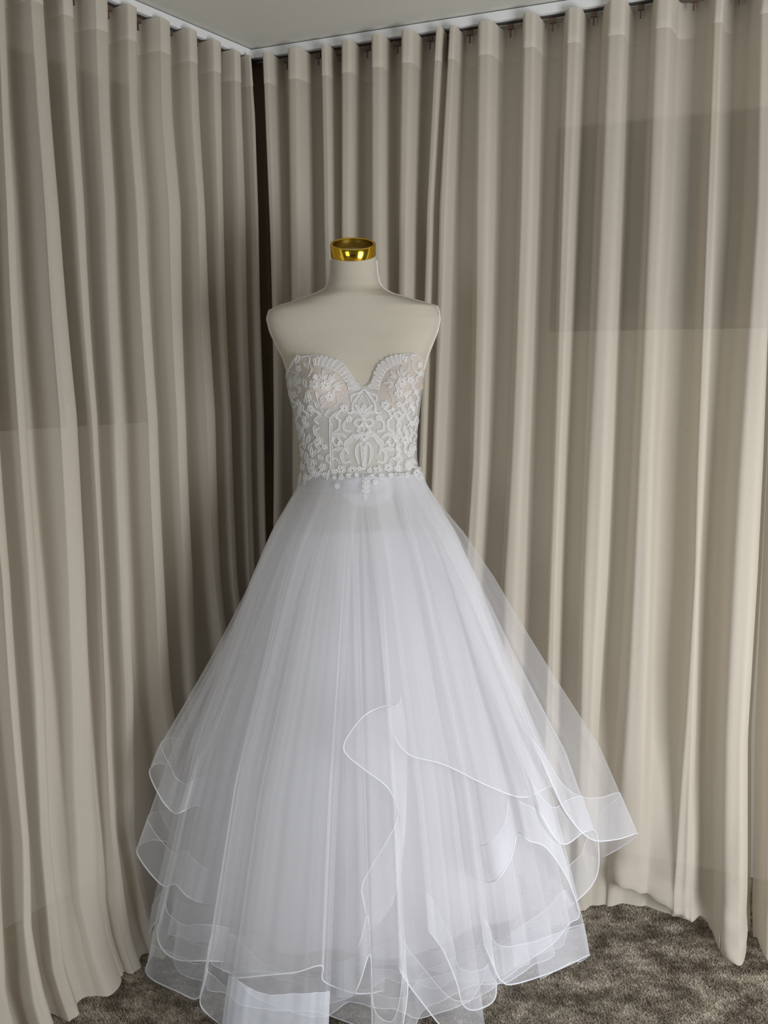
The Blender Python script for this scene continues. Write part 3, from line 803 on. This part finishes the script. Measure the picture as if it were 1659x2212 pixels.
# hand laid tiers, each hem traced as it runs in and out of its folds
def tier(name, knots, mt, th0, th1, band=.085, per=9, m=44, plt=.006, npl=5, seed=0, bandmat=None, er=.0017, top=None, label=None, flare=1.):
    K = []
    for kx, ky, kY in knots:
        K.append(at(kx, ky, kY) if kY > 0 else at_z(kx, ky, -kY))
    hem = catmull(K, per); n = len(hem)
    if top is None:
        ths = np.linspace(th0, th1, n); wp = np.array([waist_pt(t, 1.02) for t in ths])
    else:
        Tk = [at(*t_) for t_ in top]; tt = np.linspace(0, len(Tk) - 1, n); wp = np.array([[np.interp(x, range(len(Tk)), [q_[i] for q_ in Tk]) for i in range(3)] for x in tt])
    cols = []
    rg = np.random.RandomState(seed); ph = rg.uniform(0, 6.28, 3)
    for i in range(n):
        if top is None: c_ = drop(wp[i], hem[i], m, flare)
        else:
            c_ = np.array([mix(wp[i], hem[i], j / (m - 1)) for j in range(m)])
            bulge = np.sin(np.linspace(0, math.pi, m)) * .015; c_[:, 1] -= bulge
        u = i / (n - 1); v = np.linspace(0, 1, m)
        wv = math.sin(npl * 6.28 * u + ph[0]) * .6 + math.sin(npl * 2.3 * 6.28 * u + ph[1]) * .4
        env = (v ** .8) * (1 - v) ** .35 * 1.4
        c_[:, 1] += plt * wv * env; c_[:, 0] += plt * .7 * math.cos(npl * 6.28 * u + ph[2]) * env
        cols.append(c_)
    rows = np.array(cols).transpose(1, 0, 2)
    rows[:, :, 2] = np.maximum(rows[:, :, 2], .004)
    return skirt_part(name, rows, mt, band, bandmat, er=er, label=label)
F0 = -math.pi / 2
T_, D_ = M['tulle'], M['tulle_dense']
# right: the wide sheer wing reaching out over the curtain
tier('flounce', [(1150, 1600, 1.60), (1190, 1690, 1.60), (1225, 1760, 1.62), (1275, 1812, 1.64), (1330, 1813, 1.67), (1376, 1800, 1.72), (1345, 1826, 1.76), (1300, 1850, 1.80), (1270, 1843, 1.85)], T_, -.75, .0, seed=1, band=.115, flare=1.15)
tier('flounce', [(1110, 1640, 1.78), (1160, 1745, 1.56), (1212, 1822, 1.58), (1262, 1796, 1.64), (1287, 1800, 1.70), (1292, 1870, 1.70), (1275, 1915, 1.68), (1225, 1962, 1.64)], T_, -.95, -.25, seed=2, band=.09, flare=1.12)
tier('flounce', [(842, 1572, 1.53), (880, 1628, 1.52), (960, 1652, 1.53), (1060, 1700, 1.54), (1130, 1722, 1.57), (1182, 1700, 1.63), (1192, 1690, 1.70), (1150, 1590, 1.75)], T_, F0 - .02, -.12, seed=3, band=.0, npl=9)
tier('flounce', [(1000, 1880, 1.72), (1060, 1905, 1.50), (1100, 1860, 1.51), (1118, 1800, 1.54), (1140, 1815, 1.52), (1180, 1832, 1.54), (1225, 1900, 1.60), (1250, 1975, 1.66), (1228, 1995, 1.62), (1190, 2040, 1.58), (1110, 2092, 1.5)], T_, F0 + .5, -.2, seed=4)
tier('flounce', [(1045, 2040, 1.46), (1065, 2085, 1.46), (1080, 2116, 1.46), (1110, 2125, 1.47), (1200, 2096, 1.54), (1272, 2062, 1.64), (1240, 2085, 1.68), (1165, 2128, 1.62)], T_, F0 + .55, -.05, seed=5)
tier('flounce', [(925, 2010, 1.44), (955, 2050, 1.45), (985, 2120, 1.44), (1000, 2170, 1.43), (1030, 2180, 1.43), (1070, 2150, 1.46), (1060, 2060, 1.5), (1040, 2120, 1.5), (1010, 2170, 1.5)], T_, F0 + .15, F0 + .75, seed=6)
# centre: the cascading curl
tier('flounce', [(864, 1518, 1.52), (820, 1528, 1.505), (786, 1546, 1.49), (756, 1582, 1.485), (742, 1612, 1.485), (752, 1634, 1.48), (792, 1666, 1.475), (834, 1698, 1.475), (856, 1738, 1.48), (858, 1768, 1.485), (838, 1812, 1.48), (808, 1862, 1.475), (782, 1912, 1.47), (786, 1950, 1.46), (800, 2010, 1.45)],
     T_, F0, F0 + .1, band=.0, seed=7, top=[(866, 1500, 1.535), (876, 1560, 1.53), (880, 1640, 1.525), (878, 1720, 1.52), (876, 1800, 1.52), (868, 1880, 1.51), (850, 1950, 1.50)], plt=.003)
tier('flounce', [(690, 2150, 1.62), (760, 2150, 1.40), (798, 2060, 1.41), (802, 2150, 1.39), (810, 2260, 1.36), (850, 2290, 1.36), (872, 2200, 1.38), (880, 2120, 1.41), (860, 2090, 1.43), (900, 2150, 1.43), (980, 2240, 1.40), (1050, 2230, 1.42)], T_, F0 - .3, F0 + .4, seed=9)
# left tiers
tier('flounce', [(470, 1770, 1.82), (430, 1740, 1.70), (396, 1752, 1.62), (378, 1756, 1.64), (350, 1726, 1.66), (324, 1668, 1.72), (345, 1648, 1.76), (380, 1652, 1.80), (372, 1590, 1.86), (392, 1632, 1.9)], T_, F0 - .75, -math.pi + .0, seed=10, band=.075, flare=1.3)
tier('flounce', [(500, 1955, 1.78), (440, 1950, 1.64), (405, 1935, 1.58), (380, 1910, 1.60), (352, 1912, 1.62), (312, 1868, 1.66), (297, 1832, 1.70), (330, 1814, 1.76), (385, 1820, 1.80), (362, 1785, 1.84), (340, 1738, 1.88)], T_, F0 - .6, -math.pi - .05, seed=11, band=.085, flare=1.25)
tier('flounce', [(560, 2080, 1.72), (450, 2075, 1.51), (388, 2073, 1.53), (352, 2050, 1.56), (340, 2010, 1.60), (352, 1975, 1.66), (320, 2020, 1.72), (322, 2060, 1.74)], T_, F0 - .45, -math.pi + .1, seed=12)
tier('flounce', [(480, 2215, 1.42), (440, 2180, 1.43), (434, 2150, 1.45), (450, 2090, 1.50), (430, 2155, 1.52), (382, 2140, 1.55), (326, 2112, 1.61), (318, 2085, 1.66), (345, 2040, 1.72)], T_, F0 - .5, -math.pi + .15, seed=13)
# front panel with the low broad band
tier('flounce', [(478, 2230, 1.38), (505, 2250, 1.36), (560, 2275, 1.35), (640, 2275, 1.345), (690, 2272, 1.35), (708, 2268, 1.36)], T_, F0 - .5, F0 - .05, seed=14, band=.125, npl=5, plt=.003, bandmat=M['satin_band'])
tier('flounce', [(500, 2110, 1.43), (520, 2112, 1.42), (580, 2106, 1.41), (640, 2100, 1.41), (695, 2086, 1.42), (700, 2120, 1.44), (770, 2146, 1.45), (830, 2140, 1.46)], T_, F0 - .42, F0 - .0, seed=15, band=.0)
# hip applique and the leaf pendant lie over the skirt
deps = [o for o in bpy.data.objects if o.parent == dress and o.name.startswith(('tulle_layer', 'flounce'))]
VV = []; FF = []
for o in deps:
    b_ = len(VV); VV += [tuple(v.co) for v in o.data.vertices]; FF += [tuple(i + b_ for i in p_.vertices) for p_ in o.data.polygons]
bodV = [tuple(v.co) for v in bodice.data.vertices]; b_ = len(VV); VV += bodV; FF += [tuple(i + b_ for i in p_.vertices) for p_ in bodice.data.polygons]
bvh = BVHTree.FromPolygons(VV, FF)
both(leaf_, [(893, 1345), (905, 1290)], 26) if False else leaf(908, 1285, 905, 1350, 28)
for y in (1120, 1160, 1200, 1240):
    leaf(905, y + 50, 878, y + 8, 20); leaf(912, y + 50, 945, y + 8, 20)
leaf(908, 1290, 908, 1120, 20)
for x, y, r_ in [(560, 1130, 26), (700, 1150, 24), (760, 1135, 22), (1040, 1140, 26), (1120, 1135, 24), (1210, 1120, 26), (480, 1120, 30), (1260, 1130, 24), (830, 1130, 20), (965, 1140, 20), (665, 1225, 24), (990, 1190, 24), (330, 1130, 28), (400, 1150, 28), (1340, 1110, 28), (1385, 1150, 24), (640, 1150, 20)]: flower(x, y, r_, 5, rot=x)
for x0, y0, x1, y1, w_ in [(310, 1080, 275, 1190, 24), (360, 1110, 340, 1215, 22), (400, 1100, 385, 1220, 24), (470, 1090, 420, 1180, 22), (1300, 1050, 1390, 1100, 22), (1340, 1080, 1430, 1185, 22), (1380, 1110, 1450, 1170, 18), (1310, 1100, 1370, 1180, 22), (600, 1080, 575, 1180, 16), (540, 1080, 500, 1140, 24), (1200, 1090, 1150, 1130, 22)]:
    leaf(x0, y0, x1, y1, w_)
print('lace pieces', cnt[0])

# ------------------------------------------------------------------ carpet pile
rg = np.random.RandomState(2); sp = .0062
gx = np.arange(-1.25, 1.45, sp); gy = np.arange(1.15, 2.2, sp)
X, Y = np.meshgrid(gx, gy); X = X.ravel() + rg.uniform(-.5, .5, X.size) * sp; Y = Y.ravel() + rg.uniform(-.5, .5, Y.size) * sp
keep = ((X - SX) / .45) ** 2 + ((Y - SY) / .40) ** 2 > 1
pr = np.column_stack([X, Y]) - corner
keep &= (pr @ nR > -.05) & (pr @ nL > -.05)
X, Y = X[keep], Y[keep]; n = len(X)
ang = rg.uniform(0, 6.28, n); r0 = .0026; hh = rg.uniform(.004, .0085, n); lx = rg.normal(0, .0028, n); ly = rg.normal(-.001, .0028, n)
V = np.zeros((n, 4, 3))
for k in range(3):
    a = ang + k * 2.094; V[:, k, 0] = X + r0 * np.cos(a); V[:, k, 1] = Y + r0 * np.sin(a); V[:, k, 2] = 0
V[:, 3, 0] = X + lx; V[:, 3, 1] = Y + ly; V[:, 3, 2] = hh
I = np.arange(n)[:, None] * 4
Tt = np.concatenate([I + [0, 1, 3], I + [1, 2, 3], I + [2, 0, 3]], 1).reshape(-1)
me = bpy.data.meshes.new('carpet_pile'); me.vertices.add(n * 4); me.vertices.foreach_set('co', V.ravel())
me.loops.add(len(Tt)); me.loops.foreach_set('vertex_index', Tt.astype(np.int32)); me.polygons.add(n * 3)
me.polygons.foreach_set('loop_start', np.arange(0, n * 9, 3, dtype=np.int32)); me.update(calc_edges=True); me.validate()
me.materials.append(M['carpet'])
o = bpy.data.objects.new('carpet_pile', me); col.objects.link(o); o.parent = floor; o['kind'] = 'stuff'
print('tufts', n)
